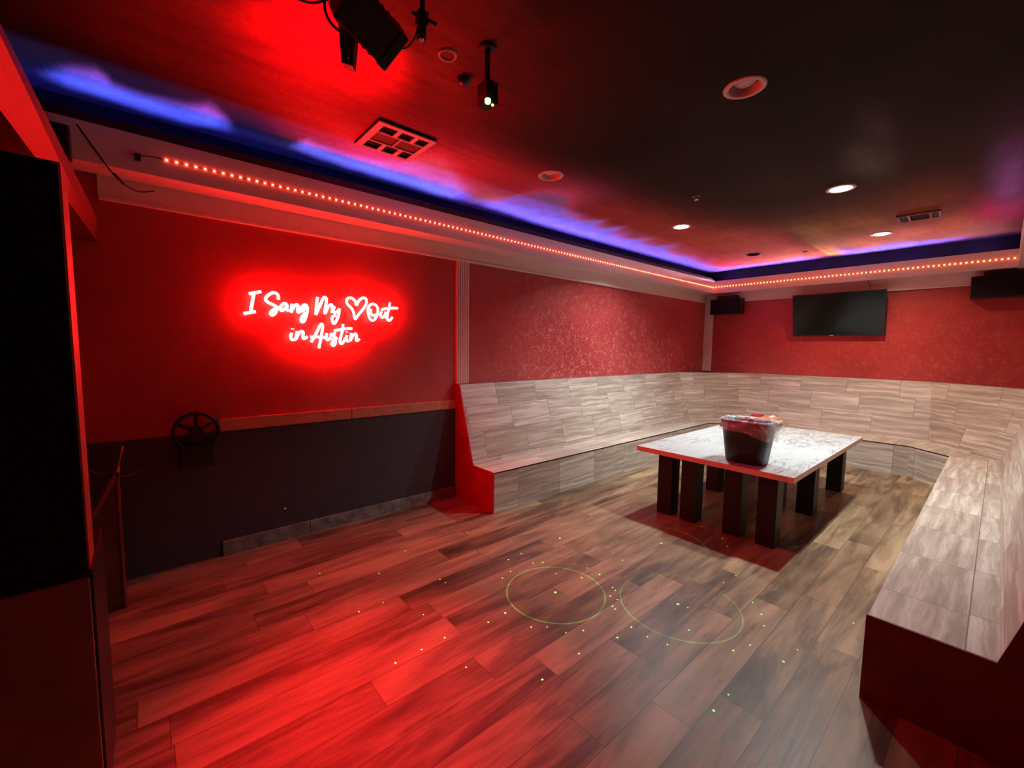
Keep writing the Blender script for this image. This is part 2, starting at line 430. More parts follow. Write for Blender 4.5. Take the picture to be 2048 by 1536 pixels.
# screen-wall side
T_LOW = [(-0.4, 7.80), (0.36, 7.82), (1.07, 7.88), (3.7, 7.92)]
T_UP = [(-0.4, 7.6), (0.4, 7.55), (0.735, 7.49), (0.9, 7.40), (1.07, 7.32), (1.22, 7.46), (1.46, 7.38), (1.55, 7.08), (1.66, 7.3), (1.78, 7.68), (2.0, 7.6), (2.10, 7.46), (2.39, 7.62), (2.84, 7.62), (3.33, 7.48), (3.7, 7.4)]
T_INT = [(-0.4, 0.0), (0.30, 0.0), (0.60, 0.45), (0.9, 0.9), (1.5, 0.95), (1.58, 0.5), (1.66, 0.02), (1.85, 0.02), (2.0, 0.5), (2.2, 0.9), (3.4, 0.9), (3.7, 0.8)]
CLOUD = (0.50, 0.50, 1.0)
PATCH = [  # world x, y, radius x, radius y, colour, strength : colour washes of the mural; last one boosts the red lamp splash
    (2.2, 3.10, 0.34, 0.34, (0.42, 0.11, 0.03), 0.9), (2.66, 3.24, 0.22, 0.20, (0.50, 0.24, 0.06), 0.7), (2.5, 2.85, 0.5, 0.30, (0.26, 0.04, 0.03), 0.8),
    (3.0, 2.86, 0.45, 0.34, (0.50, 0.16, 0.42), 0.8), (3.9, 2.85, 0.75, 0.38, (0.38, 0.06, 0.06), 0.8), (4.9, 2.80, 0.9, 0.45, (0.40, 0.07, 0.06), 0.9),
    (5.9, 2.75, 0.8, 0.55, (0.46, 0.09, 0.07), 0.95), (6.9, 2.75, 0.75, 0.65, (0.60, 0.10, 0.11), 1.0), (7.3, 3.02, 0.25, 0.25, (0.75, 0.02, 0.12), 0.9),
    (6.3, 2.20, 0.75, 0.36, (0.48, 0.10, 0.08), 0.95), (7.2, 2.15, 0.5, 0.38, (0.62, 0.17, 0.11), 1.0),
    (7.2, 1.70, 0.55, 0.24, (0.60, 0.36, 0.10), 1.0), (6.3, 1.55, 0.6, 0.22, (0.34, 0.18, 0.06), 0.9), (7.0, 1.25, 0.42, 0.30, (0.66, 0.28, 0.14), 1.0),
    (6.2, 1.10, 0.65, 0.3, (0.30, 0.13, 0.04), 0.8), (6.85, 0.80, 0.42, 0.30, (0.66, 0.22, 0.14), 0.95), (6.7, 0.45, 0.5, 0.22, (0.55, 0.16, 0.03), 1.0),
    (5.8, 0.55, 0.7, 0.3, (0.20, 0.05, 0.02), 0.8), (6.5, 0.12, 0.55, 0.18, (0.60, 0.02, 0.16), 1.0), (5.6, 0.05, 0.9, 0.10, (0.30, 0.12, 0.45), 0.9),
    (1.75, 2.80, 0.42, 0.30, (0.55, 0.12, 0.30), 0.55), (1.0, 2.95, 0.45, 0.30, (0.60, 0.10, 0.12), 0.5), (1.4, 3.05, 0.35, 0.16, (0.60, 0.20, 0.40), 0.6),
    (4.15, 0.75, 0.35, 0.12, (0.10, 0.11, 0.09), 0.8), (3.6, 0.62, 0.3, 0.07, (0.08, 0.06, 0.09), 0.8),
    (0.7, 2.1, 0.8, 0.7, (0.30, 0.05, 0.05), 0.95),  # red painted in where the stage lamp's light pool falls
]
SPLIT = 1.78        # two mural panels meet here with a hard seam near the screen wall
def ceil_colour(x, y):
    n1 = noise.noise(Vector((x*2.1, y*2.6, 1.0))); n2 = noise.noise(Vector((x*6, y*7, 4.0))); n3 = noise.noise(Vector((x*3, y*22, 9.0)))
    c = [0.017*(1+0.35*n1), 0.015*(1+0.3*n1), 0.013*(1+0.3*n1)]
    c = [v*(0.35+0.65*sstep(0.6, 2.2, x)) for v in c]  # left end painted darker to offset white bounce light
    edge = sstep(3.0, 6.0, x)*0.035
    c[0] += edge*(1+0.5*n1); c[1] += edge*0.25
    for (px, py, rx, ry, col, s) in PATCH:
        if x > 5.9 and py > SPLIT and y < SPLIT: continue
        if x > 5.9 and 1.5 < py < SPLIT and y > SPLIT: continue
        d = ((x-px)/rx)**2 + ((y-py)/ry)**2 + 0.35*n1 + 0.15*n2
        if d < 6:
            if px > 5: col = tuple(min(0.9, q*1.3) for q in col)
            w = s*math.exp(-max(0, d)*0.9)*(1+0.35*n3+0.25*n2); w = max(0, min(1, w))
            c = [a+(b-a)*w for a, b in zip(c, col)]
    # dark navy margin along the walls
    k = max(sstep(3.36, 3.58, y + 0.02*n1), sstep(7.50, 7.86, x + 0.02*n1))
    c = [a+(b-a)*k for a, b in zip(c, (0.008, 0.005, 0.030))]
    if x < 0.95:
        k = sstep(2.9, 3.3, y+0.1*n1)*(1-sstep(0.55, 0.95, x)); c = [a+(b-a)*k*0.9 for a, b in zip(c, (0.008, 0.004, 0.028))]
    # clouds
    yy = y + 0.025*n2; xx = x + 0.03*n1
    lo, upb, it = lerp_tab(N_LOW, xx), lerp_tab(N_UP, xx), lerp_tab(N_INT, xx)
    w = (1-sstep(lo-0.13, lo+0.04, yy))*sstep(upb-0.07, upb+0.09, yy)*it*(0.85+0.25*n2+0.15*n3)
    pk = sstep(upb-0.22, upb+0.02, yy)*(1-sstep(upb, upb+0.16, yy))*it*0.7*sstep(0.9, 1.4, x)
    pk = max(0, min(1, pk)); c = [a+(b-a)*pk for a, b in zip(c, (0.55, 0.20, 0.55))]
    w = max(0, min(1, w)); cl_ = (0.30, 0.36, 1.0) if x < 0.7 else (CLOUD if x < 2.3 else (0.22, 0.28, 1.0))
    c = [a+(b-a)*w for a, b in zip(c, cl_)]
    if y < 3.45:
        xx = x + 0.03*n2
        lo, upb, it = lerp_tab(T_LOW, y), lerp_tab(T_UP, y+0.02*n1), lerp_tab(T_INT, y)
        w = (1-sstep(lo-0.14, lo+0.02, xx))*sstep(upb-0.06, upb+0.12, xx)*it*(0.85+0.3*n3)
        w = max(0, min(1, w)); c = [a+(b-a)*w for a, b in zip(c, (0.10, 0.13, 0.85))]
    return (max(0, c[0]), max(0, c[1]), max(0, c[2]), 1.0)
xs = [-2.2+0.2*i for i in range(8)] + [-0.6+0.03*i for i in range(285)]; xs = [v for v in xs if v < 7.92] + [7.92]
ys = [-3.1+0.3*i for i in range(10)] + [-0.1+0.03*i for i in range(126)]; ys = [v for v in ys if v < 3.66] + [3.66]
verts = [(x, y, ZC) for y in ys for x in xs]; nx = len(xs)
faces = [(j*nx+i, (j+1)*nx+i, (j+1)*nx+i+1, j*nx+i+1) for j in range(len(ys)-1) for i in range(nx-1)]
nv = len(verts)
verts += [(-2.2, -3.1, ZC+0.06), (7.92, -3.1, ZC+0.06), (7.92, 3.66, ZC+0.06), (-2.2, 3.66, ZC+0.06)]
faces.append((nv, nv+1, nv+2, nv+3))
me = bpy.data.meshes.new('ceiling'); me.from_pydata(verts, [], faces)
ca = me.color_attributes.new('mural', 'FLOAT_COLOR', 'POINT')
buf = []
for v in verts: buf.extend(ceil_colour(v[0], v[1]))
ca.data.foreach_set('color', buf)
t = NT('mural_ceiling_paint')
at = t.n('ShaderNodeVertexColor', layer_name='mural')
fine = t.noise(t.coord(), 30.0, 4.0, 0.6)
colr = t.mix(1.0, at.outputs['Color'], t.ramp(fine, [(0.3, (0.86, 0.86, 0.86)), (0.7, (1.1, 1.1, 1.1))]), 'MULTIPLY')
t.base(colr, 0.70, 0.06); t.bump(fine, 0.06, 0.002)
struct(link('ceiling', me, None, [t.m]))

# ================================================================== BUILT-IN BENCH
bench = empty('corner_bench', (4.6, 3.2, 0), 'long built-in bench clad in grey-beige stone-look tile, wrapping three sides of the room', 'bench')
def rel(o, root):
    """keep world placement while parented to an unrotated empty"""
    o.parent = root; o.matrix_parent_inverse = Matrix.Translation(-Vector(root.location)); return o
FT = [(XE, 3.013), (6.83, 3.013), (7.19, 2.55), (7.19, 0.675), (6.86, 0.305), (XE-0.03, 0.305)]      # seat front edge
BT = [(XE, 3.345), (6.87, 3.345), (7.62, 2.765), (7.62, 0.52), (7.01, -0.078), (XE-0.03, -0.078)]   # seat/back crease
TT = [(XE, 3.58), (6.888, 3.58), (7.86, 2.78), (7.86, 0.586), (7.10, -0.285), (XE-0.03, -0.285)]    # top of the back
WT = [(XE, YW-0.002), (7.0, YW-0.002), (XT-0.002, 2.9), (XT-0.002, 0.45), (7.2, YR+0.002), (XE-0.03, YR+0.002)]
def dist(a, b): return math.hypot(a[0]-b[0], a[1]-b[1])
us = [0.0]
for i in range(5): us.append(us[-1]+dist(BT[i], BT[i+1]))
def proj_u(i, p):
    a, b = BT[i], BT[i+1]; L = dist(a, b); return us[i] + ((p[0]-a[0])*(b[0]-a[0])+(p[1]-a[1])*(b[1]-a[1]))/L
names = ['sign_wall', 'far_corner', 'screen_wall', 'near_corner', 'right_wall']
OFF = 0.30
for i in range(5):
    b0, b1, t0, t1, f0, f1, w0, w1 = BT[i], BT[i+1], TT[i], TT[i+1], FT[i], FT[i+1], WT[i], WT[i+1]
    V = lambda p, z: (p[0], p[1], z)
    sl = math.hypot(BH-SH, 0.235)
    m = MB()     # backrest
    u = [proj_u(i, b0), proj_u(i, b1), proj_u(i, t1), proj_u(i, t0)]
    if i == 0: sh = -0.36-0.0
    else: sh = 0.2*i
    uv = [(u[0]+sh, 0), (u[1]+sh, 0), (u[2]+sh, sl), (u[3]+sh, sl)]
    uv = [(a, c-0.04-sl+0.272*4) for a, c in uv]
    m.face([V(b0, SH), V(b1, SH), V(t1, BH), V(t0, BH)], 0, uv)
    m.face([V(t0, BH), V(t1, BH), V(w1, BH), V(w0, BH)], 1, [(u[3], 0), (u[2], 0), (u[2], .05), (u[3], .05)])
    rel(m.build('backrest', [MT['tile_back'], MT['base']]), bench)
    m = MB()     # seat board, slightly proud of the riser
    lift = 0.0
    top = [V(f0, SH), V(f1, SH), V(b1, SH), V(b0, SH)]
    bot = [V(f0, SH-0.012), V(f1, SH-0.012), V(b1, SH-0.012), V(b0, SH-0.012)]
    def suv(p):
        if i in (0, 4): return (p[0]+0.17, p[1]-0.01+0.9) if i == 4 else (p[0]+0.2, p[1]+0.1)
        return (proj_u(i, p), dist(p, b0)*0.3 if i == 2 else p[1]+p[0]*0.2)
    m.face(top, 0, [suv(q) for q in (f0, f1, b1, b0)])
    m.face([bot[0], bot[1], top[1], top[0]], 1)
    rel(m.build('seat', [MT['tile_seat'], MT['lip']]), bench)
    m = MB()     # riser
    def inn(p, q):    # tiny set-back under the seat edge
        return (p[0]+(q[0]-p[0])*0.006, p[1]+(q[1]-p[1])*0.006)
    g0, g1 = inn(f0, b0), inn(f1, b1)
    L = dist(g0, g1); u0 = (XE-2.72)+5.95 if i == 0 else us[i]
    m.face([V(g0, 0), V(g1, 0), V(g1, SH-0.012), V(g0, SH-0.012)], 0, [(u0, 0.1), (u0+L, 0.1), (u0+L, 0.1+SH), (u0, 0.1+SH)])
    rel(m.build('riser', [MT['tile_riser']]), bench)
# red end panels
m = MB(); x = XE
m.hexa([(x-0.012, 3.008, 0), (x-0.012, YW-0.002, 0), (x-0.012, YW-0.002, BH+0.004), (x-0.012, 3.575, BH+0.004), (x-0.012, 3.338, SH+0.004), (x-0.012, 3.008, SH+0.004)],
       [(x, 3.008, 0), (x, YW-0.002, 0), (x, YW-0.002, BH+0.004), (x, 3.575, BH+0.004), (x, 3.338, SH+0.004), (x, 3.008, SH+0.004)])
o = rel(m.build('end_panel', MT['red_side']), bench); o['label'] = 'glossy red end panel'
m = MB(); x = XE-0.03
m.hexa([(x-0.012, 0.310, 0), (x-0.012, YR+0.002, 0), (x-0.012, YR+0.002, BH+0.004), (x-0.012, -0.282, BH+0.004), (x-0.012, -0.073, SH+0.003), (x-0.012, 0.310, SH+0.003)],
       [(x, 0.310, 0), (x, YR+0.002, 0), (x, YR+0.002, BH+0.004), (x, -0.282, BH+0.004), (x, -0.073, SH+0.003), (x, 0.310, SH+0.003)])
o = rel(m.build('end_panel', MT['red_side_shaded']), bench); o['label'] = 'glossy red end panel'

# ================================================================== TABLES
TZ = 0.62
def make_table(y0, y1, label, legy):
    root = empty('low_table', ((3.585+5.96)/2, (y0+y1)/2, 0), label, 'table', 'pair of low marble-topped tables')
    m = MB(); m.box(3.585, 5.96, y0, y1, TZ-0.045, TZ, 1, bev=0.0012)
    for f in m.bm.faces:
        if f.normal.z > 0.9 and f.calc_area() > 0.5: f.material_index = 0
    m.bm.normal_update()
    for f in m.bm.faces:
        if abs(f.calc_center_median().z-TZ) < 1e-4 and f.calc_area() > 0.3: f.material_index = 0
    rel(m.build('tabletop', [MT['marble'], MT['edge']]), root)
    for lx in (3.665, 4.70, 5.77):
        for ly in legy:
            m = MB(); m.box(lx, lx+0.145, ly, ly+0.14, 0.0, TZ-0.045, bev=0.003); rel(m.build('leg', MT['leg']), root)
    return root
make_table(1.603, 2.262, 'low white marble-topped table nearer the sign wall, the one carrying the books', (1.93, 1.70))
make_table(0.937, 1.597, 'low white marble-topped table nearer the right-hand bench, the one carrying the waste bin', (1.32, 1.06))
# ================================================================== THINGS ON THE TABLES
# waste bin with a clear liner folded over the rim
BX, BY = 3.80, 1.345
bin_ = empty('waste_bin', (BX, BY, TZ), 'black plastic waste bin with a clear bag liner, standing on the marble table', 'bin')
def srect(a, b, th, p=4.0):
    c, s = math.cos(th), math.sin(th)
    r = (abs(c)**p + abs(s)**p)**(-1/p)
    return a*r*c, b*r*s
def loft(m, rings, mat=0, smooth=True, close_last=False, close_first=False):
    R = [[m.bm.verts.new(p) for p in r] for r in rings]; n = len(R[0])
    for A, B in zip(R, R[1:]):
        for k in range(n):
            f = m.bm.faces.new((A[k], A[(k+1) % n], B[(k+1) % n], B[k])); f.smooth = smooth; f.material_index = mat
    if close_first: m.bm.faces.new(R[0][::-1]).material_index = mat
    if close_last: m.bm.faces.new(R[-1]).material_index = mat
NB = 72
def binring(f, z, off=0.0, wob=None):
    a, b = 0.108+0.036*f+off, 0.150+0.040*f+off
    out = []
    for k in range(NB):
        th = 2*PI*k/NB; x, y = srect(a, b, th); zz = z
        if wob: x, y, zz = wob(x, y, z, th)
        out.append((BX+x, BY+y, zz))
    return out
m = MB()
H_ = 0.355
rings = [binring(0.0, TZ+0.004, -0.008), binring(0.0, TZ+0.012), binring(0.5, TZ+H_*0.5), binring(0.97, TZ+H_-0.02), binring(1.0, TZ+H_-0.018, 0.006), binring(1.0, TZ+H_, 0.006), binring(1.0, TZ+H_, -0.004), binring(0.9, TZ+H_-0.05, -0.006), binring(0.1, TZ+0.03, -0.006)]
loft(m, rings, close_first=True, close_last=True)
rel(m.build('bin_body', MT['black']), bin_)
t = NT('clear_bag_plastic'); o_ = t.coord()
f = t.noise(o_, 9.0, 3.0, 0.55, 1.5)
t.base((0.86, 0.82, 0.84), 0.18, 0.6)
t.put(t.bsdf.inputs['Alpha'], t.math('ADD', 0.20, t.math('MULTIPLY', t.math('SUBTRACT', f, 0.50, clamp=True), 3.0), clamp=True))
t.bump(f, 0.9, 0.02)
bag_m = t.m
def wr(amp, drop=None, up=0.0):
    def g(x, y, z, th):
        w = noise.noise(Vector((math.cos(th)*5, math.sin(th)*5, z*9)))+0.6*noise.noise(Vector((math.cos(th)*13, math.sin(th)*13, z*20+5)))
        l = math.hypot(x, y); x += x/l*amp*w; y += y/l*amp*w
        if drop: z = z - drop(th) + 0.006*w
        return x, y, z+up*w
    return g
def dropf(th):   # hangs lower towards the corner nearest the right-hand bench
    d = 0.085 + 0.060*sstep(0.1, 0.9, -math.sin(th)) + 0.03*sstep(0.2, 0.9, -math.sin(th))*sstep(-0.2, 0.8, math.cos(th))
    return d
m = MB()
ztop = TZ+H_
rings = [binring(0.3, ztop-0.20, -0.03, wr(0.012)), binring(0.7, ztop-0.09, -0.02, wr(0.012)), binring(1.0, ztop-0.02, -0.012, wr(0.006, up=0.004)),
         binring(1.0, ztop+0.010, 0.000, wr(0.004, up=0.006)), binring(1.0, ztop+0.008, 0.014, wr(0.005, up=0.004)), binring(1.0, ztop-0.02, 0.016, wr(0.006))]
for q in (0.3, 0.6, 0.85, 1.0):
    rings.append(binring(1.0-0.15*q, ztop-0.02*(1-q), 0.016+0.006*q, wr(0.007, lambda th, q=q: dropf(th)*q)))
loft(m, rings)
o = rel(m.build('bag_liner', bag_m, recalc=False), bin_); o['label'] = 'clear crinkled plastic liner folded over the rim'

# song books and small things at the far end of the table
def book(name, x, y, z, w, d, h, rz, cover, label, cat='book', group=None):
    root = empty(name, (x, y, z), label, cat, group, rz)
    m = MB(); m.box(-w/2, w/2, -d/2, d/2, 0, 0.004, bev=0.001); m.box(-w/2, w/2, -d/2, d/2, h-0.004, h, bev=0.001); m.box(-w/2, -w/2+0.005, -d/2, d/2, 0, h)
    m.build('cover', cover, root)
    m = MB(); m.box(-w/2+0.005, w/2-0.006, -d/2+0.006, d/2-0.006, 0.0042, h-0.0042); m.build('pages', MT['paper'], root)
    return root
book('song_book', 5.76, 1.87, TZ+0.001, 0.26, 0.34, 0.032, 0.05, MT['wood'], 'thick song book lying flat at the bottom of the stack behind the bin')
book('song_book', 5.76, 1.87, TZ+0.034, 0.26, 0.33, 0.026, 0.0, MT['black'], 'thick song book with a dark cover in the middle of the stack behind the bin')
book('song_book', 5.77, 1.855, TZ+0.061, 0.25, 0.32, 0.060, 0.02, MT['orange'], 'thick orange-brown song book on top of the stack behind the bin')
book('song_book', 5.50, 2.16, TZ+0.001, 0.27, 0.20, 0.030, 0.3, MT['black'], 'slim dark song book lying beside the stack, towards the sign wall')
tr = MB(); tr.box(5.70, 5.84, 1.90, 2.00, TZ+0.1215, TZ+0.140, bev=0.004); tag(tr.build('card_box', MT['darkred']), 'small dark red card box on top of the stacked song books', 'box')
tr = MB(); tr.box(5.69, 5.79, 1.75, 1.79, TZ+0.1215, TZ+0.145, bev=0.003); tag(tr.build('notepad', MT['paper']), 'small cream pad on top of the stacked song books', 'notepad')

# ================================================================== SCREEN WALL
# television tilted down
tv = empty('television', (7.76, 1.645, 2.10), 'black flat television, switched off, tilted down high on the red far wall', 'television')
ang = math.atan2(0.16, 0.626); ux = Vector((-math.sin(ang), 0, math.cos(ang))); nrm = Vector((-math.cos(ang), 0, -math.sin(ang)))
def tvm(m):      # local: x out of the screen, y along the wall, z up the screen
    M = Matrix(((nrm.x, 0, ux.x), (0, 1, 0), (nrm.z, 0, ux.z))).to_4x4()
    m.xf(Matrix.Translation((7.76, 1.645, 2.103)) @ M); return m
w2, h2 = 0.557, 0.323
m = MB(); m.box(-0.045, -0.002, -w2, w2, -h2, h2, bev=0.004); m.box(-0.075, -0.045, -w2*0.6, w2*0.6, -h2*0.7, h2*0.5, bev=0.01)
rel(tvm(m).build('casing', MT['black'], recalc=True), tv)
m = MB(); m.box(-0.004, 0.0, -w2+0.012, w2-0.012, -h2+0.024, h2-0.012)
rel(tvm(m).build('screen', MT['screen']), tv)
m = MB(); m.box(0.0, 0.0012, 0.03, 0.075, -h2+0.007, -h2+0.015)
rel(tvm(m).build('logo', MT['chrome']), tv)
m = MB(); m.box(7.83, XT-0.001, 1.50, 1.80, 2.0, 2.2, bev=0.004); m.box(7.79, 7.84, 1.60, 1.70, 2.06, 2.14)
rel(m.build('wall_mount', MT['blackmatte']), tv)
m = MB(); m.tube(catmull([(7.70, 1.30, 2.563), (7.80, 1.29, 2.50), (7.76, 1.27, 2.44), (7.80, 1.27, 2.35)]), 0.004)
tag(m.build('television_cable', MT['cable']), 'thin dark cable dropping from the lit ledge to the television', 'cable')

# wall speakers: one model, copied
spk = empty('wall_speaker', (7.70, 3.23, 2.323), 'black box speaker in the corner left of the television', 'speaker', 'black speakers on the screen wall')
m = MB(); m.box(0.012, 0.19, -0.255, 0.255, -0.133, 0.133, bev=0.008); m.build('cabinet', MT['black'], spk)
m = MB(); m.box(0.0, 0.014, -0.248, 0.248, -0.126, 0.126, bev=0.005); m.build('grille', MT['grille'], spk)
m = MB(); m.box(0.05, 0.219, -0.155, 0.155, 0.134, 0.19, bev=0.005); m.build('bracket', MT['blackmatte'], spk)
sp2 = spk.copy(); COL.objects.link(sp2); sp2.location = (7.70, 0.056, 2.36)
sp2['label'] = 'black box speaker at the right end, right of the television'
for ch in list(spk.children):
    c = ch.copy(); COL.objects.link(c); c.parent = sp2

# ================================================================== LED STRIPS
def led_strip(p0, p1, n, d, c, strength, label, group='red light strips along the ledge'):
    """n diodes from p0 to p1 (points on the slanted face); d = outward normal"""
    p0, p1, d = Vector(p0), Vector(p1), Vector(d).normalized()
    root = empty('led_strip', tuple(p0), label, 'light strip', group)
    ax = (p1-p0).normalized(); upv = ax.cross(d)
    M = Matrix((ax, d, upv)).transposed().to_4x4()
    m = MB(); L = (p1-p0).length; m.box(-0.02, L+0.02, 0.0006, 0.0022, -0.005, 0.005)
    m.xf(M); m.build('tape', MT['tape'], root)
    em = emitter('led_glow', c, strength)
    m = MB(); m.box(-0.0060, 0.0060, 0.0022, 0.0072, -0.0052, 0.0052); m.xf(M)
    first = m.build('led', em, root)
    for k in range(1, n):
        o = first.copy(); COL.objects.link(o); o.parent = root; o.location = ax*(L*k/(n-1))
    return root
MT['tape'] = plain('strip_tape', (0.55, 0.35, 0.32), 0.4, 0.4)
dn = (0, -0.205, -0.03)
led_strip((0.159, 3.4151, 2.662), (3.795, 3.4151, 2.655), 77, dn, (1.0, 0.055, 0.025), P_LED, 'strip of red lights on the ledge above the neon sign')
led_strip((3.845, 3.4151, 2.655), (7.655, 3.4151, 2.655), 80, dn, (1.0, 0.085, 0.035), P_LED, 'strip of red lights on the ledge above the flecked red wall')
led_strip((7.6751, 3.38, 2.663), (7.6751, -0.02, 2.663), 72, (-0.205, 0, -0.03), (1.0, 0.15, 0.028), P_LED, 'strip of red and amber lights on the ledge above the television')

# unseen cove strips: blue, plus violet and pink added to brighten the mural
def cove(x0, x1, y0, y1, c, k, label):
    m = MB(); m.box(x0, x1, y0, y1, 2.7655, 2.770)
    tag(m.build('unseen_cove_strip', emitter('cove_glow', c, P_COVE*k)), label, 'light strip')
cove(-2.1, 2.35, 3.515, 3.527, (0.22, 0.26, 1.0), 24, 'blue light strip lying behind the ledge above the neon sign')
cove(2.36, 7.6, 3.515, 3.527, (0.72, 0.36, 1.0), 30, 'added violet light strip unseen behind the ledge above the bench on the sign wall')
cove(7.72, 7.732, 0.1, 3.38, (1.0, 0.46, 0.55), 95, 'added pinkish light strip unseen behind the ledge above the television')

# ================================================================== NEON SIGN
SIGN = [
('I',[[(0.596,1.917),(0.634,1.928),(0.673,1.94)],[(0.627,1.925),(0.614,1.855),(0.602,1.785)],[(0.558,1.773),(0.595,1.782),(0.633,1.792)]]),
('S',[[(0.786,1.891),(0.786,1.915),(0.776,1.934),(0.756,1.941),(0.734,1.93),(0.711,1.91),(0.701,1.889),(0.707,1.873),(0.731,1.858),(0.756,1.847),(0.772,1.832),(0.77,1.807),(0.757,1.783),(0.74,1.772),(0.73,1.782),(0.738,1.802),(0.761,1.82),(0.789,1.834)]]),
('a',[[(0.842,1.863),(0.822,1.865),(0.804,1.845),(0.796,1.822),(0.808,1.811),(0.83,1.828),(0.846,1.857),(0.841,1.829),(0.853,1.807)]]),
('n',[[(0.879,1.866),(0.874,1.831),(0.868,1.801)],[(0.868,1.801),(0.887,1.838),(0.909,1.863),(0.922,1.854),(0.917,1.824),(0.92,1.805),(0.937,1.813)]]),
('g',[[(0.988,1.858),(0.97,1.867),(0.949,1.847),(0.94,1.821),(0.955,1.822),(0.987,1.852)],[(0.99,1.855),(0.986,1.813),(0.975,1.77),(0.962,1.74),(0.947,1.732),(0.94,1.749),(0.95,1.775),(0.973,1.806)]]),
('M',[[(1.066,1.934),(1.057,1.864),(1.05,1.794)],[(1.05,1.794),(1.082,1.866),(1.112,1.932),(1.132,1.932),(1.133,1.901),(1.119,1.821),(1.122,1.806)],[(1.122,1.806),(1.139,1.848),(1.164,1.881),(1.179,1.873),(1.176,1.817)]]),
('y',[[(1.197,1.87),(1.186,1.838),(1.196,1.818),(1.219,1.832),(1.236,1.855)],[(1.236,1.855),(1.227,1.8),(1.211,1.759),(1.191,1.731),(1.178,1.746),(1.177,1.782),(1.207,1.799)]]),
('heart',[[(1.378,1.895),(1.366,1.927),(1.346,1.946),(1.322,1.95),(1.301,1.938),(1.295,1.913),(1.308,1.89),(1.336,1.862),(1.352,1.828),(1.36,1.784),(1.369,1.782),(1.402,1.827),(1.441,1.875),(1.463,1.918),(1.462,1.952),(1.438,1.96),(1.413,1.947),(1.391,1.921),(1.378,1.895)]]),
('O',[[(1.521,1.915),(1.55,1.904),(1.565,1.871),(1.56,1.829),(1.539,1.789),(1.517,1.773),(1.492,1.787),(1.478,1.828),(1.476,1.869),(1.493,1.902),(1.521,1.915)],[(1.501,1.871),(1.501,1.838),(1.518,1.816),(1.549,1.824),(1.576,1.842)]]),
('u',[[(1.598,1.852),(1.589,1.822),(1.602,1.803),(1.625,1.82),(1.639,1.855)],[(1.639,1.855),(1.632,1.816),(1.643,1.799)]]),
('t',[[(1.677,1.939),(1.668,1.887),(1.653,1.826),(1.656,1.785),(1.676,1.783),(1.699,1.811)],[(1.598,1.869),(1.639,1.884),(1.695,1.892),(1.751,1.895)]]),
('i',[[(0.87,1.645),(0.863,1.616),(0.87,1.594),(0.893,1.595),(0.906,1.611)],[(0.878,1.679),(0.877,1.671)]]),
('n',[[(0.91,1.659),(0.905,1.63),(0.898,1.598)],[(0.898,1.598),(0.923,1.644),(0.943,1.659),(0.954,1.648),(0.949,1.619),(0.957,1.602),(0.982,1.619)]]),
('A',[[(1.009,1.576),(1.048,1.644),(1.082,1.714),(1.095,1.72),(1.1,1.701),(1.088,1.629),(1.067,1.528)],[(1.006,1.617),(1.056,1.618),(1.114,1.616)]]),
('u',[[(1.131,1.65),(1.125,1.61),(1.139,1.597),(1.158,1.616),(1.167,1.652)],[(1.167,1.652),(1.162,1.618),(1.169,1.604)]]),
('s',[[(1.193,1.659),(1.188,1.632),(1.198,1.605),(1.195,1.567),(1.181,1.551),(1.169,1.563),(1.179,1.589),(1.212,1.617)]]),
('t',[[(1.262,1.73),(1.254,1.668),(1.238,1.613),(1.235,1.577),(1.249,1.568),(1.27,1.593),(1.28,1.619)],[(1.19,1.672),(1.254,1.687),(1.296,1.694),(1.337,1.697)]]),
('i',[[(1.292,1.638),(1.284,1.603),(1.3,1.589),(1.317,1.601)],[(1.292,1.669),(1.291,1.662)]]),
('n',[[(1.33,1.657),(1.325,1.629),(1.318,1.594)],[(1.318,1.594),(1.343,1.636),(1.365,1.653),(1.375,1.637),(1.368,1.611),(1.376,1.594),(1.397,1.61)]])]

neon_m = emitter('neon_tube', (1.0, 0.014, 0.012), P_NEON, (0.9, 0.5, 0.5))
sign = empty('neon_sign', (1.1, 3.62, 1.75), 'glowing red-white script neon sign with a heart on the red wall', 'neon sign')
for nm, strokes in SIGN:
    m = MB()
    for st in strokes:
        m.tube(catmull([(p[0], 3.602, p[1]) for p in st], 5), 0.0112, 8)
    rel(m.build('heart_tube' if nm == 'heart' else 'letter_tube', neon_m), sign)
m = MB()
for (sx, sz) in ((0.62, 1.85), (1.02, 1.80), (1.40, 1.78), (1.70, 1.75), (0.95, 1.62), (1.25, 1.60), (1.45, 1.58)):
    m.tube([(sx, 3.610, sz), (sx, YW-0.0005, sz)], 0.004, 8)
rel(m.build('standoff', MT['chrome']), sign)

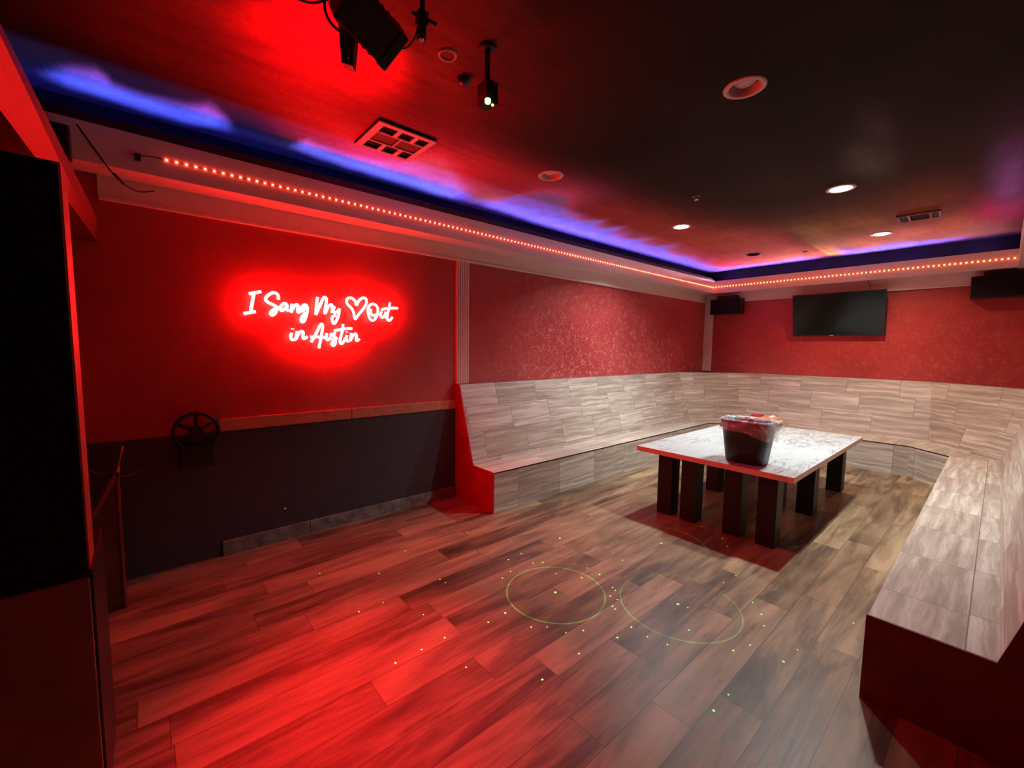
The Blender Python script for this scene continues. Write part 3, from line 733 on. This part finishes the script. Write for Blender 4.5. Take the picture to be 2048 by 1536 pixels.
# ================================================================== CEILING FIXTURES
def downlight(x, y, label, group, lit=None, r=0.095, colr=(1, 1, 1), painted=False):
    root = empty('downlight', (x, y, ZC), label, 'downlight', group)
    m = MB()
    m.lathe([(r*1.12, 0.0005), (r*1.12, -0.004), (r*1.0, -0.009), (r*0.84, -0.006), (r*0.82, 0.0), (r*0.74, 0.045), (r*0.60, 0.062)], 40)
    m.build('trim_ring', MT['lip'] if painted else MT['can'], root)
    if lit is None:
        m = MB(); m.lathe([(r*0.62, 0.045), (r*0.60, 0.030), (r*0.45, 0.018), (r*0.2, 0.012), (0.001, 0.011)], 32); m.build('bulb', MT['can'], root)
    else:
        m = MB(); m.lathe([(r*0.78, 0.004), (r*0.76, -0.006), (r*0.5, -0.014), (r*0.2, -0.017), (0.001, -0.018)], 32)
        m.build('lens', emitter('downlight_glow', colr, lit[1]), root)
        ld = bpy.data.lights.new('downlight_lamp', 'AREA'); ld.shape = 'DISK'; ld.size = r*1.3; ld.energy = lit[0]; ld.color = colr
        ld.spread = math.radians(lit[2])
        lo = bpy.data.objects.new('downlight_lamp', ld); COL.objects.link(lo); lo.parent = root; lo.location = (0, 0, -0.022)
    return root
LIT = [(4.65, 1.02), (4.75, 2.525), (6.74, 1.047)]
OFFL = [(2.52, 1.014), (2.60, 2.54), (6.85, 2.50)]
G1 = 'lit round ceiling downlights'; G2 = 'unlit round ceiling downlights'
downlight(4.65, 1.02, 'bright white round downlight over the bin table, the largest lit one', G1, (P_DOWN_WHITE, 14, 134), colr=(0.88, 1.0, 0.99))
downlight(4.75, 2.525, 'bright white round downlight nearer the sign wall', G1, (P_DOWN_WHITE*0.8, 14, 134), colr=(0.88, 1.0, 0.99))
downlight(6.74, 1.047, 'warm yellowish round downlight closest to the television wall', G1, (P_DOWN_WARM, 14, 134), colr=(1.0, 0.74, 0.48))
downlight(2.52, 1.014, 'unlit round downlight, the large one in the dark middle of the ceiling', G2)
downlight(2.60, 2.54, 'unlit round downlight near the painted clouds by the sign wall', G2)
downlight(6.85, 2.50, 'unlit dark-rimmed round downlight near the far corner', G2, painted=True)
downlight(1.185, 1.875, 'very small round recessed fixture beside the stage light', G2, r=0.042)

# open the ceiling above each recessed light
ceil = bpy.data.objects['ceiling']; bm = bmesh.new(); bm.from_mesh(ceil.data)
HO = [(x, y, 0.080) for x, y in LIT+OFFL]
kill = []
for f in bm.faces:
    c = f.calc_center_median()
    if c.z > ZC+0.01: continue
    for (hx, hy, hr) in HO[:6]:
        if abs(c.x-hx) < 0.2 and abs(c.y-hy) < 0.2 and math.hypot(c.x-hx, c.y-hy) < hr-0.008: kill.append(f); break
ks = set(kill)
for f in kill:
    for v in f.verts:
        if any(g not in ks for g in v.link_faces):
            for (hx, hy, hr) in HO:
                dd = math.hypot(v.co.x-hx, v.co.y-hy)
                if dd < 0.16: v.co.x = hx+(v.co.x-hx)/dd*hr*1.03; v.co.y = hy+(v.co.y-hy)/dd*hr*1.03
bmesh.ops.delete(bm, geom=kill, context='FACES'); 
for v in bm.verts:
    if v.co.z > ZC+0.02: v.co.z = ZC+0.14
bm.to_mesh(ceil.data); bm.free()

# square multi-opening vent above the sign wall
vent = empty('ceiling_vent', (1.38, 2.85, ZC), 'square ceiling vent with two rows of three openings, above the neon sign', 'vent')
m = MB()
def vbox(x0, x1, y0, y1, z0=-0.024, z1=-0.016): m.box(x0, x1, y0, y1, z0, z1)
S = 0.205
vbox(-S, S, -S, -S+0.035); vbox(-S, S, S-0.03, S); vbox(-S, -S+0.045, -S+0.035, S-0.03); vbox(S-0.035, S, -S+0.035, S-0.03)
for yb in (-0.075, 0.065): vbox(-S+0.045, S-0.035, yb-0.006, yb+0.006)
for (ya, yb_) in ((-S+0.035, -0.081), (0.071, S-0.03)):
    vbox(-0.060, -0.030, ya, yb_); vbox(0.062, 0.092, ya, yb_)
vbox(0.002, 0.012, -0.069, 0.059)
m.build('frame', MT['vent'], vent)
m = MB()
m.box(-S, S, -S, -S+0.004, -0.016, -0.0005); m.box(-S, S, S-0.004, S, -0.016, -0.0005); m.box(-S, -S+0.004, -S, S, -0.016, -0.0005); m.box(S-0.004, S, -S, S, -0.016, -0.0005)
m.build('side_rim', MT['vent_dark'], vent)
m = MB(); m.box(-S+0.01, S-0.01, -S+0.01, S-0.01, -0.004, -0.0006); m.build('backing', MT['vent_dark'], vent)
m = MB()
m.box(-0.158, 0.0, -0.066, 0.056, -0.014, -0.008); m.box(0.014, 0.168, -0.066, 0.056, -0.014, -0.008)
m.build('louvre', MT['vent_louvre'], vent)

# long vent near the screen wall
vent = empty('ceiling_vent', (6.14, 0.665, ZC), 'small rectangular louvred ceiling vent in the orange part of the mural', 'vent')
vent.rotation_euler = (0, 0, 0.04)
m = MB(); a, b = 0.155, 0.165
m.box(-a, -a+0.018, -b, b, -0.020, -0.0005); m.box(a-0.018, a, -b, b, -0.012, -0.0005); m.box(-a, a, -b, -b+0.018, -0.012, -0.0005); m.box(-a, a, b-0.018, b, -0.012, -0.0005)
for yy in (-0.085, 0.075): m.box(-a+0.018, a-0.018, yy-0.008, yy+0.008, -0.014, -0.003)
m.build('frame', MT['vent_louvre'], vent)
m = MB(); m.box(-a+0.01, a-0.01, -b+0.01, b-0.01, -0.003, -0.0006); m.build('backing', MT['vent_dark'], vent)
m = MB()
for k in range(5):
    y0 = 0.09+k*0.012; m.box(-a+0.02, a-0.02, y0, y0+0.003, -0.013, -0.003)
    y0 = -0.145+k*0.012; m.box(-a+0.02, a-0.02, y0, y0+0.003, -0.013, -0.003)
for k in range(4):
    x0 = -0.12+k*0.06; m.box(x0, x0+0.004, -0.075, 0.065, -0.013, -0.003)
m.build('louvre', MT['vent_louvre'], vent)

# sprinkler heads
def sprinkler(x, y, label):
    root = empty('sprinkler_head', (x, y, ZC), label, 'sprinkler', 'ceiling sprinkler heads')
    m = MB(); m.lathe([(0.038, -0.0005), (0.037, -0.006), (0.018, -0.010), (0.010, -0.012)], 24, caps=True); m.build('escutcheon', MT['vent_louvre'], root)
    m = MB(); m.tube([(0, 0, -0.010), (0, 0, -0.032)], 0.006); m.tube([(-0.012, 0, -0.014), (-0.012, 0, -0.034)], 0.003); m.tube([(0.012, 0, -0.014), (0.012, 0, -0.034)], 0.003)
    m.lathe([(0.001, -0.040), (0.020, -0.036), (0.020, -0.034), (0.001, -0.034)], 16); m.build('deflector', MT['chrome'], root)
sprinkler(3.922, 1.951, 'sprinkler head in the dark ceiling between the two white downlights')
sprinkler(7.168, 1.936, 'sprinkler head on the tan seam of the mural near the television wall')
m = MB(); m.lathe([(0.035, -0.0005), (0.034, -0.02), (0.022, -0.032), (0.001, -0.035)], 24, c=(1.349, 1.972, ZC))
tag(m.build('smoke_sensor', MT['black']), 'small black ceiling knob between the stage light and the laser', 'sensor')

# ================================================================== STAGE LIGHT
st = empty('stage_light', (0.70, 1.80, ZC), 'large black stage floodlight with a round bracket hanging from the ceiling', 'stage light')
P0, P1 = Vector((0.569, 1.644, 2.826)), Vector((0.805, 1.696, 2.751))
ax = (P1-P0).normalized(); sd = F.copy(); sd = (sd - ax*sd.dot(ax)).normalized(); nn = ax.cross(sd); sd, nn = sd*0.80+nn*0.60, nn*0.80-sd*0.60
Mb = Matrix((ax, sd, nn)).transposed().to_4x4()
Lb = (P1-P0).length
m = MB(); m.box(0.03, Lb-0.02, -0.074, 0.074, -0.070, 0.070, bev=0.008)
m.box(Lb-0.03, Lb+0.012, -0.078, 0.078, -0.075, 0.075, bev=0.006)
for k in range(6): m.box(0.05+k*0.028, 0.058+k*0.028, -0.050, 0.050, -0.076, 0.076)
m.xf(Matrix.Translation(P0) @ Mb); rel(m.build('lamp_body', MT['black']), st)
m = MB(); m.lathe([(0.001, Lb+0.014), (0.052, Lb+0.014), (0.056, Lb+0.006)], 32)
m.xf(Matrix.Translation(P0) @ Mb @ Matrix.Rotation(PI/2, 4, 'Y')); rel(m.build('lens', MT['screen']), st)
m = MB()        # round yoke
cc = Vector((0.715, 1.80, 2.905)); pts = []
for k in range(21):
    a = PI*0.45+PI*1.15*k/20; pts.append(cc + right*0.125*math.cos(a) + up*0.125*math.sin(a) - F*0.02)
m.tube(pts, 0.006, 8)
m.tube([cc+up*0.02-F*0.0, Vector((cc.x, cc.y, ZC-0.001))], 0.014, 10)
m.lathe([(0.05, ZC-0.0005), (0.05, ZC-0.012), (0.02, ZC-0.02)], 24, c=(cc.x, cc.y, 0), caps=True)
rel(m.build('yoke', MT['black']), st)
m = MB()        # hanging flap
q = [Vector((0.644, 1.823, 2.835)), Vector((0.697, 1.773, 2.815)), Vector((0.681, 1.776, 2.660)), Vector((0.648, 1.808, 2.676))]
m.hexa([p for p in q], [p + F*0.035 for p in q]); rel(m.build('barn_door', MT['black']), st)
m = MB(); pc = Vector((0.676, 1.782, 2.684)); m.lathe([(0.001, 0), (0.004, 0.002), (0.004, 0.008)], 12, c=(pc.x-0.012, pc.y-0.004, pc.z-0.004)); rel(m.build('screw', MT['chrome']), st)
m = MB(); m.tube(catmull([(0.50, 1.955, 2.935), (0.56, 1.90, 2.905), (0.61, 1.855, 2.915), (0.66, 1.80, 2.95)]), 0.005); rel(m.build('power_cable', MT['cable']), st)

# red lamps at the stage light; the side one is an added fill
def lamp(name, kind, loc, energy, colr, parent, size=0.03, target=None, **kw):
    ld = bpy.data.lights.new(name, kind); ld.energy = energy; ld.color = colr
    if kind in ('SPOT', 'POINT'): ld.shadow_soft_size = size
    for k, v in kw.items(): setattr(ld, k, v)
    o = bpy.data.objects.new(name, ld); COL.objects.link(o); o.location = loc
    if target is not None: o.rotation_euler = (Vector(target)-Vector(loc)).to_track_quat('-Z', 'Y').to_euler()
    rel(o, parent); return o
RED = (1.0, 0.0, 0.012)
lamp('red_floor_lamp', 'SPOT', (0.66, 1.93, 2.72), P_STAGE_FLOOR, RED, st, 0.03, (0.70, 1.66, 0), spot_size=math.radians(42), spot_blend=1.0)
lamp('red_side_fill', 'SPOT', (0.80, 1.82, 2.62), P_SIDE_FILL, RED, st, 0.03, (3.6, 2.5, 0.5), spot_size=math.radians(84), spot_blend=1.0)
lamp('red_ceiling_lamp', 'SPOT', (0.76, 2.10, 2.62), P_STAGE_CEIL, RED, st, 0.03, (0.76, 2.22, ZC), spot_size=math.radians(108), spot_blend=0.55)

# small clamp-mounted spot next to it
sl = empty('mini_spotlight', (0.925, 1.65, ZC), 'small black clamp-mounted spotlight right of the large stage light', 'spotlight')
m = MB(); m.tube([(0.93, 1.66, ZC-0.001), (0.905, 1.62, 2.86)], 0.011); m.box(0.885, 0.925, 1.60, 1.64, 2.835, 2.885, bev=0.004)
m.tube([(0.870, 1.635, 2.875), (0.945, 1.575, 2.835)], 0.007); rel(m.build('clamp', MT['blackmatte']), sl)
m = MB(); m.tube([(0.903, 1.615, 2.845), (0.890, 1.600, 2.772)], [0.017, 0.021], 16); rel(m.build('lamp_head', MT['black']), sl)
m = MB(); m.tube([(0.890, 1.600, 2.771), (0.888, 1.598, 2.760)], [0.014, 0.010], 16); rel(m.build('lens', MT['chrome']), sl)
m = MB(); m.tube(catmull([(0.80, 1.68, 2.76), (0.84, 1.65, 2.735), (0.87, 1.62, 2.77), (0.885, 1.61, 2.84)]), 0.003); rel(m.build('lead', MT['cable']), sl)

# laser projector
LXYZ = (1.27, 1.66, 2.67)
la = empty('laser_projector', (1.30, 1.70, ZC), 'black laser projector hanging from the ceiling with a glowing green lens', 'laser projector')
m = MB(); m.box(1.262, 1.330, 1.655, 1.735, 2.70, 2.80, bev=0.006); rel(m.build('housing', MT['black']), la)
m = MB(); m.box(1.288, 1.306, 1.69, 1.71, 2.80, ZC-0.0005, bev=0.003); m.lathe([(0.04, ZC-0.0005), (0.04, ZC-0.01), (0.015, ZC-0.014)], 20, c=(1.297, 1.70, 0), caps=True); rel(m.build('stem', MT['blackmatte']), la)
m = MB(); m.lathe([(0.001, -0.008), (0.010, -0.006), (0.014, 0.0), (0.014, 0.012)], 20, c=(LXYZ[0], LXYZ[1], LXYZ[2]+0.025)); rel(m.build('lens', emitter('laser_green', (0.16, 1.0, 0.12), 9.0)), la)
m = MB(); m.lathe([(0.001, -0.005), (0.006, -0.003), (0.007, 0.004)], 16, c=(1.305, 1.668, 2.697)); rel(m.build('status_light', emitter('status_amber', (1.0, 0.4, 0.12), 2.5)), la)
LDOTS = [(0.4644,0.2269,2),(0.2415,0.0358,3),(0.6755,0.008,2.2),(0.4238,-0.1767,3.2),(0.0988,0.052,1.6),(0.3065,0.2297,1.2),(0.2564,0.2269,1.2),(0.4974,0.0231,1.1),(0.3887,0.0184,1.1),(0.6596,-0.2113,1.3),(0.5985,-0.2058,1.2),(0.3647,-0.0393,1),(0.3589,-0.0512,1),(0.3303,-0.0577,1),(0.3315,-0.077,1),(0.3012,-0.085,1),(0.2974,-0.0954,1),(0.2712,-0.1541,1.3),(0.2214,-0.1541,1.3),(0.2805,-0.2301,1),(0.1853,-0.0961,0.9),(0.1099,-0.0193,0.9),(0.5646,-0.2851,0.9),(0.5313,-0.3149,1.1),(0.4926,-0.3331,1.1),(0.3638,-0.3216,1.2),(0.406,-0.3951,1.5),(0.4058,-0.337,0.8),(0.1948,-0.3583,1.5),(0.2465,-0.3603,1),(0.028,-0.1338,1.5),(0.6523,-0.4544,1),(0.4284,-0.1978,1.1),(0.3342,0.3076,0.8),(0.1842,0.1648,0.9),(0.2204,0.1755,0.8),(0.1266,-0.1334,0.8),(0.4629,-0.4022,0.8),(0.8528,-0.0962,1),(0.8107,-0.1281,0.9),(0.9704,-0.2637,0.9),(0.564,0.1267,0.7),(0.5658,0.11,0.7),(0.5309,0.0947,0.7),(0.5087,0.0632,0.7),(0.3556,-0.2369,0.7),(0.4858,-0.0383,0.6),(0.5084,-0.0535,0.6),(0.3188,0.1555,0.7),(0.2958,0.1696,0.7),(0.379,0.0948,0.7),(0.3895,0.0587,0.6),(0.3051,0.0931,0.6),(0.3407,0.0374,0.6),(0.1527,-0.0773,0.7),(0.1357,-0.0402,0.7),(0.2705,-0.1924,0.7),(0.8937,-0.0124,0.9),(-0.1452,0.2608,1),(-0.1517,0.0681,1),(-0.0976,0.0684,0.9),(-0.0458,0.0688,0.9),(0.0509,0.051,1.2),(0.0598,0.2602,1.1),(0.0624,0.2391,1),(-0.0904,0.2591,0.8),(-0.1614,0.4801,0.7),(0.062,0.4517,0.8),(0.2673,0.4404,0.9),(-0.0419,0.1613,0.8),(-0.0582,-0.0239,0.8),(0.0275,-0.1339,1.1),(-0.0462,0.383,0.8),(0.4857,0.4495,1),(-0.1969,0.823,0.8)]

ld = bpy.data.lights.new('laser_beam', 'SPOT'); ld.energy = P_LASER; ld.color = (1, 1, 1); ld.shadow_soft_size = 0.0
ld.spot_size = math.radians(150); ld.spot_blend = 0.0; ld.use_nodes = True
nt = ld.node_tree; nodes = nt.nodes; links = nt.links
emn = [n for n in nodes if n.type == 'EMISSION'][0]
tc = nodes.new('ShaderNodeNewGeometry'); sp = nodes.new('ShaderNodeSeparateXYZ'); links.new(tc.outputs['Incoming'], sp.inputs[0])
def lm(op, a, b=None, c=None, clamp=False):
    n = nodes.new('ShaderNodeMath'); n.operation = op; n.use_clamp = clamp
    for i, v in enumerate((a, b, c)):
        if v is None: continue
        if isinstance(v, bpy.types.NodeSocket): links.new(v, n.inputs[i])
        else: n.inputs[i].default_value = v
    return n.outputs[0]
tx = lm('MULTIPLY', lm('DIVIDE', sp.outputs[0], sp.outputs[2]), -1.0); ty = lm('MULTIPLY', lm('DIVIDE', sp.outputs[1], sp.outputs[2]), -1.0)
cb = nodes.new('ShaderNodeCombineXYZ'); links.new(tx, cb.inputs[0]); links.new(ty, cb.inputs[1])
def ldist(x, y):
    n = nodes.new('ShaderNodeVectorMath'); n.operation = 'DISTANCE'; links.new(cb.outputs[0], n.inputs[0]); n.inputs[1].default_value = (x, y, 0)
    return n.outputs['Value']
acc = None
for (x, y, s) in LDOTS:
    g = lm('LESS_THAN', ldist(x, y), 0.0012*(0.8+0.5*s)); g = lm('MULTIPLY', g, 0.5+0.5*min(s, 2.0))
    acc = g if acc is None else lm('ADD', acc, g)
for (x, y, r, s) in ((0.2420, 0.0360, 0.1163, 0.055), (0.4260, -0.1774, 0.1300, 0.045), (0.4644, 0.2269, 0.112, 0.022), (0.6755, 0.0080, 0.125, 0.022)):
    d = lm('ABSOLUTE', lm('SUBTRACT', ldist(x, y), r))
    acc = lm('ADD', acc, lm('MULTIPLY', lm('LESS_THAN', d, 0.0016), s))
links.new(acc, emn.inputs['Strength'])
emn.inputs['Color'].default_value = (0.10, 1.0, 0.12, 1)
lo = bpy.data.objects.new('laser_beam', ld); COL.objects.link(lo); lo.location = LXYZ; rel(lo, la)

# ================================================================== FAR LEFT
t1 = empty('loudspeaker_tower', (-0.60, 1.90, 0.852), 'tall black loudspeaker panel on a low wooden cabinet at the left edge', 'loudspeaker')
m = MB(); m.box(-1.0, -0.156, 1.812, 1.95, 0.852, 2.066, bev=0.004); rel(m.build('cabinet', MT['wood2']), t1)
m = MB(); m.box(-0.99, -0.160, 1.80, 1.814, 0.855, 2.062, bev=0.004); rel(m.build('grille', MT['grille']), t1)
t2 = empty('side_cabinet', (-0.60, 2.0, 0), 'low dark reddish wooden cabinet under the black loudspeaker at the left edge', 'cabinet')
m = MB(); m.box(-1.0, -0.150, 1.80, 2.20, 0.04, 0.85, bev=0.004); m.box(-0.98, -0.17, 1.82, 2.18, 0, 0.04); rel(m.build('body', MT['black']), t2)
m = MB(); m.box(-0.99, -0.58, 1.785, 1.80, 0.06, 0.83, bev=0.003); rel(m.build('door', MT['wood2']), t2)
m = MB(); m.box(-0.575, -0.158, 1.785, 1.80, 0.06, 0.83, bev=0.003); rel(m.build('door', MT['wood2']), t2)
# lectern-like stand with a sloping top
t3 = empty('sloping_stand', (-0.25, 3.35, 0), 'dark wooden floor stand with a sloping top against the sign wall, left of the reel', 'stand')
m = MB()
prof = [(-0.152, 0.0), (-0.144, 0.80), (-0.290, 0.50), (-0.42, 0.46), (-0.42, 0.0)]
m.hexa([(x, 3.27, z) for x, z in prof], [(x, 3.45, z) for x, z in prof]); rel(m.build('side_panel', MT['wood']), t3)
m = MB(); m.hexa([(-0.139, 3.262, 0.80), (-0.147, 3.262, 0.825), (-0.296, 3.262, 0.515), (-0.288, 3.262, 0.49)], [(-0.139, 3.458, 0.80), (-0.147, 3.458, 0.825), (-0.296, 3.458, 0.515), (-0.288, 3.458, 0.49)])
m.box(-0.151, -0.139, 3.262, 3.275, 0.0, 0.81); rel(m.build('edge_trim', MT['wood2']), t3)
m = MB(); m.tube([(-0.150, 3.30, 0.81), (-0.118, 3.30, 0.955)], 0.006); rel(m.build('rod', MT['wood2']), t3)
# cable reel on the wainscot
t4 = empty('cable_reel', (0.25, 3.58, 0.92), 'round black spoked cable reel hanging on the chair rail left of the neon sign', 'cable reel')
m = MB(); n = 40
ring = [(0.25+0.125*math.cos(2*PI*k/n), 3.590, 0.95+0.125*math.sin(2*PI*k/n)) for k in range(n)]
m.tube(ring, 0.013, 10, closed=True)
for k in range(6):
    a = PI/2+2*PI*k/6; m.tube([(0.25, 3.590, 0.95), (0.25+0.12*math.cos(a), 3.590, 0.95+0.12*math.sin(a))], 0.011)
rel(m.build('wheel', MT['black']), t4)
m = MB(); m.tube([(0.25, 3.565, 0.95), (0.25, 3.632, 0.95)], 0.035, 20); m.box(0.15, 0.35, 3.57, 3.625, 0.70, 0.86, bev=0.01); rel(m.build('hub', MT['black']), t4)
m = MB(); m.lathe([(0.001, 0), (0.006, 0.003), (0.006, 0.01)], 12); m.xf(Matrix.Translation((0.35, 3.562, 0.70)) @ Matrix.Rotation(PI/2, 4, 'X')); rel(m.build('plug_pin', MT['chrome']), t4)
m = MB(); m.tube(catmull([(0.14, 3.585, 0.90), (0.10, 3.57, 0.84), (0.0, 3.54, 0.76), (-0.10, 3.48, 0.735), (-0.16, 3.36, 0.77), (-0.24, 3.22, 0.84), (-0.36, 3.20, 0.95)]), 0.005); rel(m.build('cord', MT['cable']), t4)
# bits fixed to the ledge at the far left
m = MB(); m.box(-0.36, -0.245, 3.33, 3.415, 2.53, 2.70, bev=0.01); tag(m.build('small_speaker', MT['black']), 'small black box fixed to the ledge behind the sloping header', 'speaker')
sn = empty('ir_sensor', (0.02, 3.41, 2.64), 'small black sensor on a short wire at the left end of the red light strip', 'sensor')
m = MB(); m.box(0.010, 0.040, 3.388, 3.409, 2.615, 2.655, bev=0.004); rel(m.build('body', MT['black']), sn)
m = MB(); m.tube(catmull([(0.040, 3.405, 2.648), (0.09, 3.408, 2.660), (0.14, 3.411, 2.661)]), 0.002); rel(m.build('wire', MT['cable']), sn)
m = MB(); m.tube(catmull([(-0.22, 3.405, 2.74), (-0.16, 3.415, 2.64), (-0.10, 3.44, 2.545), (-0.05, 3.50, 2.50), (0.02, 3.55, 2.48), (0.10, 3.60, 2.515)]), 0.004); m.tube([(-0.085, 3.455, 2.530), (-0.045, 3.505, 2.497)], 0.008)
tag(m.build('loose_cable', MT['cable']), 'thin black cable with a connector drooping from the ledge at the far left', 'cable')
